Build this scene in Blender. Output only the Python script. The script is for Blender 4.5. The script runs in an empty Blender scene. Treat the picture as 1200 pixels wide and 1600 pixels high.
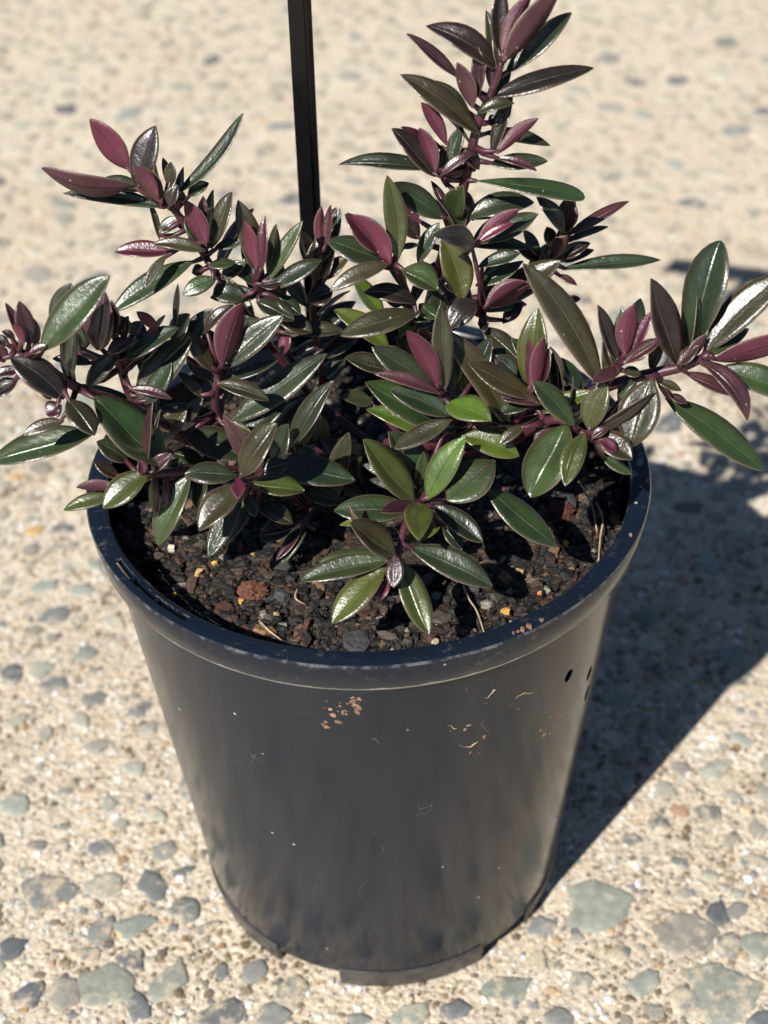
import bpy, bmesh, math, random
import numpy as np
from mathutils import Vector, Matrix, Quaternion, noise

random.seed(7)
rng = np.random.default_rng(11)
scene = bpy.context.scene
C = scene.collection

# ------------------------------------------------------------------ camera
CAM = np.array([.0052, -.4029, .5234]); PITCH = .6912; ROLL = -.0313; FPX = 2218.0
fwd = np.array([0, math.cos(PITCH), -math.sin(PITCH)])
_r = np.array([1., 0, 0]); _u = np.cross(_r, fwd)
right = math.cos(ROLL)*_r + math.sin(ROLL)*_u
up = -math.sin(ROLL)*_r + math.cos(ROLL)*_u
cam = bpy.data.cameras.new('camera')
cam_o = bpy.data.objects.new('camera', cam); C.objects.link(cam_o)
M = Matrix(((right[0], up[0], -fwd[0], CAM[0]), (right[1], up[1], -fwd[1], CAM[1]),
            (right[2], up[2], -fwd[2], CAM[2]), (0, 0, 0, 1)))
cam_o.matrix_world = M
cam.sensor_fit = 'VERTICAL'; cam.sensor_height = 36; cam.lens = FPX/1600*36
cam.clip_start = .01; cam.clip_end = 200
cam.dof.use_dof = True; cam.dof.focus_distance = .462; cam.dof.aperture_fstop = 10.5
scene.camera = cam_o

# ------------------------------------------------------------------ light
AZ = math.radians(54)          # the way the shadows run, from +X towards +Y
EL = math.radians(44)
sun = bpy.data.lights.new('sun', 'SUN'); sun.energy = 5.0; sun.angle = math.radians(.53); sun.color = (1, .965, .91)
sun_o = bpy.data.objects.new('sun', sun); C.objects.link(sun_o)
sd = Vector((math.cos(EL)*math.cos(AZ), math.cos(EL)*math.sin(AZ), -math.sin(EL)))
sun_o.rotation_euler = sd.to_track_quat('-Z', 'Y').to_euler()
sun_o.location = (-1, -1.5, 2)
w = bpy.data.worlds.new('World'); scene.world = w; w.use_nodes = True
nt = w.node_tree; bg = nt.nodes['Background']
sky = nt.nodes.new('ShaderNodeTexSky'); sky.sky_type = 'NISHITA'; sky.sun_disc = False
sky.sun_elevation = EL; sky.altitude = 600; sky.air_density = .8; sky.dust_density = .15
sky.sun_rotation = math.atan2(-sd.x, -sd.y)
nt.links.new(sky.outputs[0], bg.inputs[0]); bg.inputs[1].default_value = .05
vs = scene.view_settings; vs.view_transform = 'Standard'; vs.look = 'None'; vs.gamma = 1; vs.exposure = .6
vs.use_curve_mapping = False

# ------------------------------------------------------------------ helpers
def at(x, y, Y):               # point of the survey photograph at depth Y
    d = fwd + right*(x-600)/FPX - up*(y-800)/FPX
    return CAM + d*((Y-CAM[1])/d[1])
def atz(x, y, z):              # the same on a level plane
    d = fwd + right*(x-600)/FPX - up*(y-800)/FPX
    return CAM + d*((z-CAM[2])/d[2])
def nrm(v): return v/max(np.linalg.norm(v), 1e-12)

def link(o, parent=None):
    C.objects.link(o)
    if parent is not None: o.parent = parent
    return o
def mesh_obj(name, verts, faces, mat, parent=None, loc=None, smooth=True, uv=None, col=None, mats=None, midx=None):
    me = bpy.data.meshes.new(name)
    me.from_pydata([tuple(v) for v in verts], [], [tuple(f) for f in faces])
    if smooth: me.polygons.foreach_set('use_smooth', [True]*len(me.polygons))
    for m in (mats or [mat]): me.materials.append(m)
    if midx is not None: me.polygons.foreach_set('material_index', midx)
    if uv is not None:
        l = me.uv_layers.new(name='UVMap')
        vi = np.empty(len(me.loops), np.int32); me.loops.foreach_get('vertex_index', vi)
        l.data.foreach_set('uv', np.asarray(uv, np.float32)[vi].ravel())
    me.update()
    o = bpy.data.objects.new(name, me)
    if loc is not None: o.location = loc
    return link(o, parent)
def big_mesh(name, verts, tris, cols, mat, smooth=False):
    me = bpy.data.meshes.new(name)
    n, f = len(verts), len(tris)
    me.vertices.add(n); me.vertices.foreach_set('co', verts.astype(np.float32).ravel())
    me.loops.add(f*3); me.loops.foreach_set('vertex_index', tris.astype(np.int32).ravel())
    me.polygons.add(f); me.polygons.foreach_set('loop_start', np.arange(0, f*3, 3, dtype=np.int32))
    me.polygons.foreach_set('use_smooth', np.full(f, smooth))
    a = me.color_attributes.new('tint', 'FLOAT_COLOR', 'POINT')
    a.data.foreach_set('color', np.concatenate([cols, np.ones((n, 1))], 1).astype(np.float32).ravel())
    me.materials.append(mat); me.update(calc_edges=True); me.validate()
    return bpy.data.objects.new(name, me)
def empty(name, loc=(0, 0, 0)):
    o = bpy.data.objects.new(name, None); o.location = loc; o.empty_display_size = .02
    return link(o)
def tag(o, label, cat):
    o['label'] = label; o['category'] = cat

class NT:
    def __init__(s, name):
        s.m = bpy.data.materials.new(name); s.m.use_nodes = True
        s.t = s.m.node_tree; s.b = s.t.nodes['Principled BSDF']; s.out = s.t.nodes['Material Output']
    def n(s, typ, **kw):
        nd = s.t.nodes.new('ShaderNode'+typ)
        for k, v in kw.items():
            if k.startswith('i_'): nd.inputs[k[2:].replace('_', ' ')].default_value = v
            else: setattr(nd, k, v)
        return nd
    def l(s, a, b): s.t.links.new(a, b)
    def math(s, op, a, b=None, c=None):
        nd = s.n('Math', operation=op)
        for i, v in enumerate((a, b, c)):
            if v is None: continue
            if isinstance(v, (int, float)): nd.inputs[i].default_value = v
            else: s.l(v, nd.inputs[i])
        return nd.outputs[0]
    def mix(s, f, a, b, typ='MIX'):
        nd = s.n('Mix', data_type='RGBA', blend_type=typ)
        for sock, v in ((nd.inputs[0], f), (nd.inputs[6], a), (nd.inputs[7], b)):
            if isinstance(v, (int, float)): sock.default_value = v
            elif isinstance(v, tuple): sock.default_value = (*v, 1)
            else: s.l(v, sock)
        return nd.outputs[2]
    def noise(s, scale, detail=3, rough=.5, vec=None, out='Fac'):
        nd = s.n('TexNoise'); nd.inputs['Scale'].default_value = scale
        nd.inputs['Detail'].default_value = detail; nd.inputs['Roughness'].default_value = rough
        if vec is not None: s.l(vec, nd.inputs['Vector'])
        return nd.outputs[out]
    def ramp(s, fac, stops):
        nd = s.n('ValToRGB'); s.l(fac, nd.inputs[0]); e = nd.color_ramp.elements
        while len(e) < len(stops): e.new(.5)
        for k, (p, c) in enumerate(stops):
            e[k].position = p; e[k].color = (c, c, c, 1) if isinstance(c, (int, float)) else (*c, 1)
        return nd.outputs[0]
    def bump(s, h, strength, dist, nrm=None):
        nd = s.n('Bump'); nd.inputs['Strength'].default_value = strength; nd.inputs['Distance'].default_value = dist
        s.l(h, nd.inputs['Height'])
        if nrm is not None: s.l(nrm, nd.inputs['Normal'])
        s.l(nd.outputs[0], s.b.inputs['Normal']); return nd.outputs[0]
    def pos(s): return s.n('NewGeometry').outputs['Position']
    def obj(s): return s.n('TexCoord').outputs['Object']

# ------------------------------------------------------------------ materials
def mat_concrete():
    k = NT('concrete'); p = k.pos()
    fine = k.noise(420, 4, .65, p); mid = k.noise(60, 4, .6, p); big = k.noise(6, 3, .6, p)
    c = k.ramp(fine, [(.25, (.27, .225, .165)), (.45, (.53, .46, .355)), (.62, (.65, .585, .475)), (.8, (.76, .71, .61))])
    c = k.mix(k.ramp(mid, [(.35, .0), (.7, .55)]), c, (.42, .33, .215))
    v = k.n('TexVoronoi'); v.inputs['Scale'].default_value = 300; k.l(p, v.inputs['Vector'])
    grain = k.ramp(v.outputs['Distance'], [(.0, 1.), (.6, 0.)])
    hue = k.n('SeparateColor'); k.l(v.outputs['Color'], hue.inputs[0])
    gc = k.ramp(hue.outputs[0], [(0, (.42, .33, .22)), (.35, (.62, .52, .38)), (.6, (.76, .69, .56)), (.75, (.36, .33, .28)), (.88, (.6, .36, .15)), (1, (.82, .78, .7))])
    c = k.mix(k.math('MULTIPLY', grain, .6), c, gc)
    c = k.mix(k.ramp(big, [(.45, .0), (.75, .25)]), c, (.42, .29, .19))
    c = k.mix(k.ramp(k.noise(28, 4, .65, p), [(.5, .0), (.72, .5)]), c, (.36, .33, .28))
    k.l(c, k.b.inputs['Base Color']); k.b.inputs['Roughness'].default_value = .85
    h = k.math('ADD', k.math('MULTIPLY', grain, .8), k.math('ADD', fine, k.math('MULTIPLY', mid, 1.5)))
    k.bump(h, .8, .0012)
    return k.m
def mat_tint(name, rough, bump_scale, bump_d, dust=None, spec=.4):
    k = NT(name); a = k.n('Attribute', attribute_name='tint'); p = k.pos()
    n = k.noise(900, 3, .6, p)
    c = k.mix(.5, a.outputs['Color'], k.ramp(n, [(.3, .25), (.7, 1.)]), 'MULTIPLY')
    k.l(c, k.b.inputs['Base Color']); k.b.inputs['Roughness'].default_value = rough
    k.b.inputs['Specular IOR Level'].default_value = spec
    k.bump(k.noise(bump_scale, 4, .6, p), .7, bump_d)
    return k.m
def mat_stone():
    k = NT('stone'); oi = k.n('ObjectInfo'); p = k.pos()
    n = k.noise(260, 5, .65, p); m = k.noise(90, 4, .6, p)
    c = k.mix(k.ramp(n, [(.35, .0), (.7, .55)]), oi.outputs['Color'], k.mix(1., oi.outputs['Color'], (1.7, 1.75, 1.7), 'MULTIPLY'))
    c = k.mix(k.ramp(m, [(.3, .5), (.5, .0)]), c, k.mix(1., oi.outputs['Color'], (.55, .55, .52), 'MULTIPLY'))
    # cement skin still clinging to part of the stone
    cm = k.math('ADD', k.noise(120, 5, .7, p), k.math('MULTIPLY', k.math('SUBTRACT', oi.outputs['Random'], .5), .25))
    c = k.mix(k.ramp(cm, [(.5, 0.), (.64, .8)]), c, k.ramp(k.noise(700, 3, .6, p), [(.3, (.36, .28, .18)), (.7, (.66, .56, .42))]))
    k.l(c, k.b.inputs['Base Color']); k.b.inputs['Roughness'].default_value = .75
    k.bump(k.math('ADD', n, cm), .6, .0006)
    return k.m
def mat_plastic(name='black_plastic', worn=False):
    k = NT(name); p = k.obj()
    mp = k.n('Mapping'); mp.inputs['Scale'].default_value = (1, 1, .12); k.l(p, mp.inputs['Vector'])
    streak = k.noise(55, 4, .6, mp.outputs[0]); cloud = k.noise(22, 4, .6, p)
    # dust specks and fine pale scuffs
    v = k.n('TexVoronoi'); v.inputs['Scale'].default_value = 130; k.l(p, v.inputs['Vector'])
    hs = k.n('SeparateColor'); k.l(v.outputs['Color'], hs.inputs[0])
    speck = k.math('MULTIPLY', k.math('LESS_THAN', v.outputs['Distance'], .075), k.math('GREATER_THAN', hs.outputs[0], .84))
    wv = k.n('TexNoise'); wv.inputs['Scale'].default_value = 38; wv.inputs['Detail'].default_value = 2; k.l(p, wv.inputs['Vector'])
    line = k.math('LESS_THAN', k.math('ABSOLUTE', k.math('SUBTRACT', wv.outputs['Fac'], .5)), .0022)
    scr = k.math('MULTIPLY', line, k.math('GREATER_THAN', k.noise(50, 3, .6, p), .6))
    dust = k.math('MULTIPLY', k.ramp(streak, [(.45, 0.), (.8, 1.)]), k.ramp(cloud, [(.4, 0.), (.75, 1.)]))
    c = k.mix(k.math('MULTIPLY', dust, .28), (.0055, .0095, .0180), (.034, .036, .041))
    c = k.mix(k.math('MULTIPLY', scr, .14), c, (.3, .28, .26))
    c = k.mix(k.math('MULTIPLY', speck, .8), c, (.45, .4, .34))
    if worn:
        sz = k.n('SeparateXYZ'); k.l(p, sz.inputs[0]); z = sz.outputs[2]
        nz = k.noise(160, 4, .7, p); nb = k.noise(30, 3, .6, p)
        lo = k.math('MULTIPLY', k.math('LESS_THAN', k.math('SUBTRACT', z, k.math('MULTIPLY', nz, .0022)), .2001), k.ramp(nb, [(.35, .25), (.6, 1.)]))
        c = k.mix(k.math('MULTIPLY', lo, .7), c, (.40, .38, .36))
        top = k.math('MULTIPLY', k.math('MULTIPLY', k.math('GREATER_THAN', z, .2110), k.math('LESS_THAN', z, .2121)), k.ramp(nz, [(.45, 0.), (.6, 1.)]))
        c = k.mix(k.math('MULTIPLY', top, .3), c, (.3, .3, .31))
        rub = k.math('MULTIPLY', k.ramp(k.noise(240, 5, .75, p), [(.56, 0.), (.7, 1.)]), k.ramp(nb, [(.45, 0.), (.65, 1.)]))
        c = k.mix(k.math('MULTIPLY', rub, .35), c, (.22, .2, .18))
    k.l(c, k.b.inputs['Base Color']); k.b.inputs['Specular IOR Level'].default_value = .45
    r = k.math('ADD', k.math('MULTIPLY', streak, .12), k.math('MULTIPLY', dust, .25))
    k.l(k.math('ADD', r, .13 if not worn else .13), k.b.inputs['Roughness'])
    h = k.math('ADD', k.math('MULTIPLY', k.noise(14, 3, .5, mp.outputs[0]), 1.2), k.math('ADD', k.math('MULTIPLY', streak, .35), k.math('MULTIPLY', k.noise(600, 3, .5, p), .03)))
    k.bump(h, .25, .0007)
    return k.m
def mat_simple(name, col, rough, nscale=200, bd=.0004, var=.5):
    k = NT(name); p = k.obj()
    n = k.noise(nscale, 4, .6, p)
    c = k.mix(k.ramp(n, [(.3, 0.), (.7, 1.)]), tuple(x*(1-var) for x in col), tuple(x*(1+var) for x in col))
    k.l(c, k.b.inputs['Base Color']); k.b.inputs['Roughness'].default_value = rough
    k.bump(n, .5, bd)
    return k.m
def mat_leaf(name, under):
    k = NT(name); oi = k.n('ObjectInfo'); uvn = k.n('UVMap'); p = k.pos()
    sx = k.n('SeparateXYZ'); k.l(uvn.outputs[0], sx.inputs[0])
    t, s = sx.outputs[0], k.math('ABSOLUTE', k.math('SUBTRACT', k.math('MULTIPLY', sx.outputs[1], 2.), 1.))
    off = k.n('Vector' + 'Math', operation='ADD'); k.l(p, off.inputs[0])
    cmb = k.n('CombineXYZ'); k.l(k.math('MULTIPLY', oi.outputs['Random'], 9.), cmb.inputs[0]); k.l(cmb.outputs[0], off.inputs[1])
    q = off.outputs[0]
    n1 = k.noise(70, 4, .6, q); n2 = k.noise(330, 3, .6, q); n3 = k.noise(1500, 2, .5, q)
    base = k.n('Attribute', attribute_name='tint').outputs['Color']
    dark = k.mix(1., base, (.62, .55, .6), 'MULTIPLY'); lite = k.mix(1., base, (1.35, 1.45, 1.2), 'MULTIPLY')
    c = k.mix(k.ramp(n1, [(.3, 0.), (.72, 1.)]), dark, lite)
    if under: c = k.mix(.25, c, (.11, .045, .06))
    # bronze flush running in from the margin
    fl = k.math('MULTIPLY', k.ramp(k.math('ADD', s, k.math('MULTIPLY', k.math('SUBTRACT', n1, .5), 1.2)), [(.55, 0.), (1., 1.)]), .35)
    c = k.mix(fl, c, k.mix(.6, dark, (.075, .028, .03)))
    # dark speckle
    c = k.mix(k.math('MULTIPLY', k.ramp(n2, [(.6, 0.), (.72, 1.)]), .3), c, (.03, .018, .012))
    # secondary veins
    vv = k.n('TexWave', wave_type='BANDS', bands_direction='X'); vv.inputs['Scale'].default_value = 3.2; vv.inputs['Distortion'].default_value = 1.5
    cv = k.n('CombineXYZ'); k.l(k.math('SUBTRACT', t, k.math('MULTIPLY', s, .22)), cv.inputs[0]); k.l(cv.outputs[0], vv.inputs['Vector'])
    rib = k.ramp(s, [(.0, 1.), (.07, 0.)])
    c = k.mix(k.math('MULTIPLY', rib, .35), c, k.mix(.5, lite, (.14, .07, .05)))
    edge = k.ramp(s, [(.91, 0.), (.965, 1.)])
    c = k.mix(k.math('MULTIPLY', edge, .4), c, (.27, .20, .13))
    # bits of dust, pale
    v = k.n('TexVoronoi'); v.inputs['Scale'].default_value = 260; k.l(q, v.inputs['Vector'])
    hs = k.n('SeparateColor'); k.l(v.outputs['Color'], hs.inputs[0])
    sp = k.math('MULTIPLY', k.math('LESS_THAN', v.outputs['Distance'], .09), k.math('GREATER_THAN', hs.outputs[0], .78))
    c = k.mix(k.math('MULTIPLY', sp, .7), c, (.42, .4, .33))
    k.l(c, k.b.inputs['Base Color'])
    k.l(k.math('ADD', k.math('MULTIPLY', n2, .26), .22 if not under else .36), k.b.inputs['Roughness'])
    k.b.inputs['Specular IOR Level'].default_value = .85 if not under else .45
    h = k.math('ADD', k.math('MULTIPLY', n3, .5), k.math('ADD', k.math('MULTIPLY', n2, 1.2), k.math('ADD', k.math('MULTIPLY', rib, -1.5), k.math('MULTIPLY', vv.outputs['Fac'], .06))))
    b = k.bump(h, .6, .00030)
    tr = k.n('BsdfTranslucent'); k.l(k.mix(1., c, (2.2, 2.6, 1.1), 'MULTIPLY'), tr.inputs['Color']); k.l(b, tr.inputs['Normal'])
    ms = k.n('MixShader'); ms.inputs[0].default_value = .16
    k.l(k.b.outputs[0], ms.inputs[1]); k.l(tr.outputs[0], ms.inputs[2]); k.l(ms.outputs[0], k.out.inputs['Surface'])
    return k.m
def mat_objcol(name, rough, nscale):
    k = NT(name); oi = k.n('ObjectInfo'); p = k.pos(); n = k.noise(nscale, 5, .65, p)
    c = k.mix(k.ramp(n, [(.3, 0.), (.7, 1.)]), k.mix(1., oi.outputs['Color'], (.45, .42, .4), 'MULTIPLY'), k.mix(1., oi.outputs['Color'], (1.4, 1.4, 1.4), 'MULTIPLY'))
    k.l(c, k.b.inputs['Base Color']); k.b.inputs['Roughness'].default_value = rough
    k.bump(n, .9, .0012)
    return k.m
def mat_stem():
    k = NT('stem_bark'); p = k.pos(); n = k.noise(240, 4, .6, p)
    z = k.n('SeparateXYZ'); k.l(p, z.inputs[0])
    c = k.mix(k.ramp(n, [(.3, 0.), (.75, 1.)]), (.030, .008, .014), (.085, .022, .034))
    k.l(c, k.b.inputs['Base Color']); k.b.inputs['Roughness'].default_value = .45
    k.bump(n, .5, .0005)
    return k.m

MC = mat_concrete(); MG = mat_tint('grit', .8, 1500, .0003); MS = mat_stone()
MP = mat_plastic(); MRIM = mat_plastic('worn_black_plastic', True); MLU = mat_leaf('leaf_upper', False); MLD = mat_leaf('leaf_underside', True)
MSOIL = mat_tint('soil_crumb', .6, 1100, .0010, spec=.5); MCHIP = mat_objcol('bark_chip', .75, 520); MSTEM = mat_stem()
MSB = mat_simple('soil_bed', (.010, .008, .006), .8, 500, .002, .6)
MROOT = mat_simple('dry_root', (.34, .25, .16), .8, 400, .0002, .4)
MSTAKE = mat_simple('stake_plastic', (.004, .004, .0045), .24, 120, .0002, .3)
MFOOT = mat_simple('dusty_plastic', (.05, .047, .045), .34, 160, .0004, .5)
MSTAKE.node_tree.nodes['Principled BSDF'].inputs['Specular IOR Level'].default_value = .28
MDIRT = mat_simple('dried_dirt', (.26, .155, .10), .9, 900, .0006, .45)

# ------------------------------------------------------------------ the ground
gv, gf = [], []
xs = np.concatenate([np.linspace(-40, -1, 8), np.linspace(-.6, .6, 40), np.linspace(1, 40, 8)])
ys = np.concatenate([np.linspace(-40, -1, 8), np.linspace(-.6, 1.4, 50), np.linspace(2, 60, 8)])
for y in ys:
    for x in xs:
        gv.append((x, y, -.0008 + .0006*noise.noise((x*9, y*9, 0)) if abs(x) < .7 and abs(y) < 1.5 else -.0008))
nx = len(xs)
for j in range(len(ys)-1):
    for i in range(nx-1):
        gf.append((j*nx+i, j*nx+i+1, (j+1)*nx+i+1, (j+1)*nx+i))
ground = mesh_obj('concrete_ground', gv, gf, MC); ground['kind'] = 'structure'
ground['label'] = 'sunlit beige exposed aggregate concrete with grey stones'

def stone_mesh(i):             # a flat-topped angular stone set in the concrete, unit radius
    r = random.Random(100+i); n = r.randint(6, 9)
    el = r.uniform(.34, .85)
    ca = sorted((k+r.uniform(-.32, .32))/n*2*math.pi for k in range(n))
    cr = [r.uniform(.62, 1.15) for _ in ca]
    cor = [(math.cos(a)*q, math.sin(a)*q) for a, q in zip(ca, cr)]; out = []
    for k in range(n):                       # corners knocked off, edges chipped
        (x0, y0), (x1, y1) = cor[k], cor[(k+1) % n]
        for f in (.14, .5, .86):
            g = 1+r.uniform(-.07, .07); out.append(((x0+(x1-x0)*f)*g, (y0+(y1-y0)*f)*g))
    n = len(out); ang = [math.atan2(y, x) for x, y in out]; rad = [math.hypot(x, y) for x, y in out]
    vs_, fs = [], []
    for lev, (sc, z) in enumerate(((1.06, -.25), (1, .06), (.86, .16), (.45, .20))):
        for a, q in zip(ang, rad):
            vs_.append((math.cos(a)*q*sc, math.sin(a)*q*sc*el, z + r.uniform(-.02, .02)*(lev > 1)))
    vs_.append((0, 0, .2))
    for lev in range(3):
        for k in range(n):
            a, b = lev*n+k, lev*n+(k+1) % n
            fs.append((a, b, b+n, a+n))
    for k in range(n): fs.append((3*n+k, 3*n+(k+1) % n, 4*n))
    me = bpy.data.meshes.new('stone'); me.from_pydata(vs_, [], fs); me.materials.append(MS)
    me.polygons.foreach_set('use_smooth', [True]*len(me.polygons)); me.update()
    return me
SMESH = [stone_mesh(i) for i in range(14)]
SCOL = [(.16, .175, .175), (.21, .235, .215), (.26, .28, .25), (.13, .14, .15), (.19, .195, .19), (.27, .26, .23), (.11, .12, .135), (.25, .27, .25)]
WARM = [(.52, .33, .14), (.62, .52, .40), (.40, .26, .16), (.74, .69, .61), (.46, .28, .20), (.60, .57, .51)]
placed = []
def stone(x, y, r, col, rot, i, h=1.0):
    o = bpy.data.objects.new('stone', SMESH[i % len(SMESH)]); link(o, ground)
    o.location = (x, y, -.0002); o.rotation_euler = (0, 0, rot); o.scale = (r, r, min(r*.5, .0036)*h)
    j = random.uniform(.85, 1.2); o.color = (col[0]*j*1.03, col[1]*j, col[2]*j*.94, 1)
    placed.append((x, y, r)); return o
# the ones that stand out: pixel centre, width in pixels, colour, turn
hand = [(938, 1412, 105, 2, .2), (985, 1310, 36, 0, 0), (1145, 1310, 42, 3, 1), (1110, 1270, 46, 4, 2), (1120, 1200, 60, 2, .5), (1180, 1345, 50, 0, 0),
 (1122, 1425, 44, 6, 1.6), (1152, 1420, 38, 4, .3), (1065, 1458, 105, 5, .05), (1025, 1428, 40, 3, .2), (1140, 1475, 46, 4, 2), (1185, 1475, 60, 2, .4), (1010, 1530, 60, 7, .4),
 (1070, 1565, 62, 4, 2.3), (1130, 1550, 120, 2, .1), (905, 1530, 40, 1, .3), (970, 1490, 50, 0, .2), (1190, 1592, 44, 6, 0), (1150, 1395, 30, 1, 0), (1060, 1345, 26, 0, 0),
 (160, 1325, 42, 3, 0), (235, 1380, 58, 0, 2), (255, 1330, 44, 4, 1), (282, 1362, 44, 3, .3), (290, 1420, 50, 0, .2), (75, 1393, 88, 4, .1), (60, 1320, 36, 0, 0), (165, 1380, 60, 5, .2),
 (20, 1480, 46, 6, .5), (155, 1455, 60, 4, 1.2), (140, 1490, 50, 0, 0), (205, 1500, 52, 3, 2.2), (210, 1445, 70, 1, .3), (262, 1535, 80, 2, 1), (170, 1540, 96, 2, 0), (345, 1515, 30, 0, 1.5),
 (395, 1520, 50, 4, 1), (320, 1450, 50, 3, .3), (100, 1550, 60, 5, .3), (45, 1555, 56, 6, 1), (350, 1582, 90, 3, .25), (455, 1545, 60, 0, .8), (430, 1585, 50, 4, 0), (215, 1575, 54, 3, 2),
 (105, 1320, 24, 3, 1.5), (100, 1290, 20, 4, 0), (40, 1360, 28, 2, 0), (70, 915, 44, 1, .5), (85, 1070, 44, 0, .3), (150, 1090, 40, 4, 0), (55, 1045, 50, 2, 0), (200, 1070, 26, 3, 0), (20, 1050, 40, 3, 0),
 (170, 1255, 32, 2, 2), (110, 1225, 36, 4, 1), (85, 960, 52, 0, .6), (135, 1020, 34, 7, 0), (125, 920, 40, 7, 0), (185, 1000, 30, 0, 0), (640, 1590, 70, 2, 0), (560, 1592, 40, 0, 0), (790, 1545, 80, 1, .2), (840, 1500, 40, 0, 1.5), (715, 1575, 46, 3, 0), (870, 1590, 50, 4, 0)]
for k, (px, py, wd, ci, rot) in enumerate(hand):
    p = atz(px, py, 0); depth = (p-CAM) @ fwd
    stone(p[0], p[1], wd/FPX*depth*.58, tuple(.82*q for q in SCOL[ci]), rot, k*5+3)
warm_hand = [(187, 1457, 18), (297, 1480, 16), (255, 1437, 12), (110, 1318, 14), (230, 1303, 13), (262, 1222, 14), (100, 1410, 12), (990, 1348, 16), (1168, 1265, 16), (755, 1560, 20), (80, 1505, 14), (300, 1560, 14), (1095, 1600, 14), (640, 1560, 14), (955, 1455, 16)]
for k, (px, py, wd) in enumerate(warm_hand):
    p = atz(px, py, 0); depth = (p-CAM) @ fwd
    stone(p[0], p[1], wd/FPX*depth*.5, WARM[k % 6], k, k*3+1, 1.6)
rs = random.Random(3); tries = 0; far = []
def pix(x, y):
    q = np.array([x, y, 0]) - CAM; z = q @ fwd
    return 600+FPX*(q @ right)/z, 800-FPX*(q @ up)/z, z
cand = []
while len(cand) < 30000 and tries < 120000:
    tries += 1
    x, y = rs.uniform(-1.0, 1.0), rs.uniform(-.5, 1.6)
    u, v, z = pix(x, y)
    r = min(.0125, (.0019 if rs.random() < .6 else .0032) + rs.expovariate(1/.0021))
    if any((x-a)**2+(y-b)**2 < ((r+c)*.95)**2 for a, b, c in placed[:85]) : continue
    if math.hypot(x, y) < .082: continue
    if y > .3: r *= 1.35
    cand.append((x, y, r, u, v, z))
cell = {}
ok = []
for c in sorted(cand, key=lambda c: -c[2]):
    x, y, r = c[:3]; g = (int(x//.03), int(y//.03))
    if any((x-a)**2+(y-b)**2 < ((r+q)*.98)**2 for i in (-1, 0, 1) for j in (-1, 0, 1) for a, b, q in cell.get((g[0]+i, g[1]+j), ())): continue
    cell.setdefault(g, []).append((x, y, r)); ok.append(c)
vis = lambda c: -20 < c[3] < 1220 and -20 < c[4] < 1640
ok.sort(key=lambda c: -(c[2]/c[5] if vis(c) else 0))
near = ok[:300-len(placed)]; rest = ok[300-len(placed):]
for k, c in enumerate(near):
    warm = c[2] < .0036 and rs.random() < .3
    stone(c[0], c[1], c[2], rs.choice(WARM if warm else SCOL), rs.uniform(0, 6), rs.randint(0, 99), 1.2)
# the others, and the sand grains of the worn surface, as one mass each
def lump_field(P, R, cols, seed, squash, sides=5, jit=.25):
    g = np.random.default_rng(seed); n = len(P)
    ang = (np.arange(sides)/sides*2*np.pi)[None, :] + g.uniform(0, 6.28, (n, 1)) + g.uniform(-.25, .25, (n, sides))
    el = g.uniform(.6, 1, (n, 1)); th = g.uniform(0, 6.28, (n, 1)); V = []
    for sc, hz in ((1.0, -.3), (.85, .55)):
        rr = R[:, None]*sc*g.uniform(1-jit, 1+jit, (n, sides))
        x = np.cos(ang)*rr; y = np.sin(ang)*rr*el
        V.append(np.stack([x*np.cos(th)-y*np.sin(th)+P[:, :1], x*np.sin(th)+y*np.cos(th)+P[:, 1:2], P[:, 2:3]+R[:, None]*squash*(hz+g.uniform(-.15, .15, (n, sides)))], -1))
    top = P + np.stack([g.normal(0, .2, n)*R, g.normal(0, .2, n)*R, R*squash*g.uniform(.7, 1., n)], -1)
    V = np.concatenate(V + [top[:, None]], 1)          # n, 2s+1, 3
    m = 2*sides+1; T = []
    for k in range(sides):
        j = (k+1) % sides
        T += [(k, j, sides+j), (k, sides+j, sides+k), (sides+k, sides+j, 2*sides)]
    T = (np.array(T)[None] + (np.arange(n)*m)[:, None, None]).reshape(-1, 3)
    return V.reshape(-1, 3), T, np.repeat(cols, m, 0)
P = np.array([(c[0], c[1], -.0003) for c in rest]); R = np.array([c[2] for c in rest])
pal = np.array([tuple(.6*a+.4*b for a, b in zip(c_, (.58, .5, .36))) for c_ in SCOL]*2+WARM); ci = rng.integers(0, len(pal), len(P)); ci = np.where(R > .005, ci % 16, ci)
V, T, K = lump_field(P, R, np.where(P[:, 1:2] > .3, pal[ci]*.62+np.array([(.58, .5, .37)])*.38, pal[ci]), 1, .22, 7)
o = link(big_mesh('far_stones', V, T, K, MG), ground); o['kind'] = 'stuff'
n = 52000
P = np.stack([rng.uniform(-.26, .34, n), rng.uniform(-.17, .42, n), np.full(n, -.0007)], -1)
# thinning out away from the pot
g2 = rng.normal(0, 1, (52000, 2))*np.array([.26, .28]) + np.array([.04, .12])
g2 = g2[(g2[:, 0] < -.26) | (g2[:, 0] > .34) | (g2[:, 1] < -.17) | (g2[:, 1] > .42)]
P = np.concatenate([P, np.column_stack([g2, np.full(len(g2), -.0007)])])
P = P[np.hypot(P[:, 0], P[:, 1]) > .07]; n = len(P)
R = np.clip(rng.gamma(2.6, .00036, n), .0004, .0026)
gp = np.array([(.52, .43, .31), (.63, .55, .43), (.44, .36, .25), (.74, .68, .58), (.57, .49, .37), (.34, .27, .19), (.48, .40, .29), (.26, .255, .245), (.55, .38, .21), (.8, .77, .71), (.64, .57, .45), (.82, .78, .70), (.30, .23, .15), (.38, .35, .3), (.24, .18, .12)])
gc = gp[rng.integers(0, len(gp), n)]*np.array([.98, 1.01, 1.07])
pt = np.array([noise.noise((a*24, b*24, 2)) + .6*noise.noise((a*70, b*70, 4)) for a, b in P[:, :2]])
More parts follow.
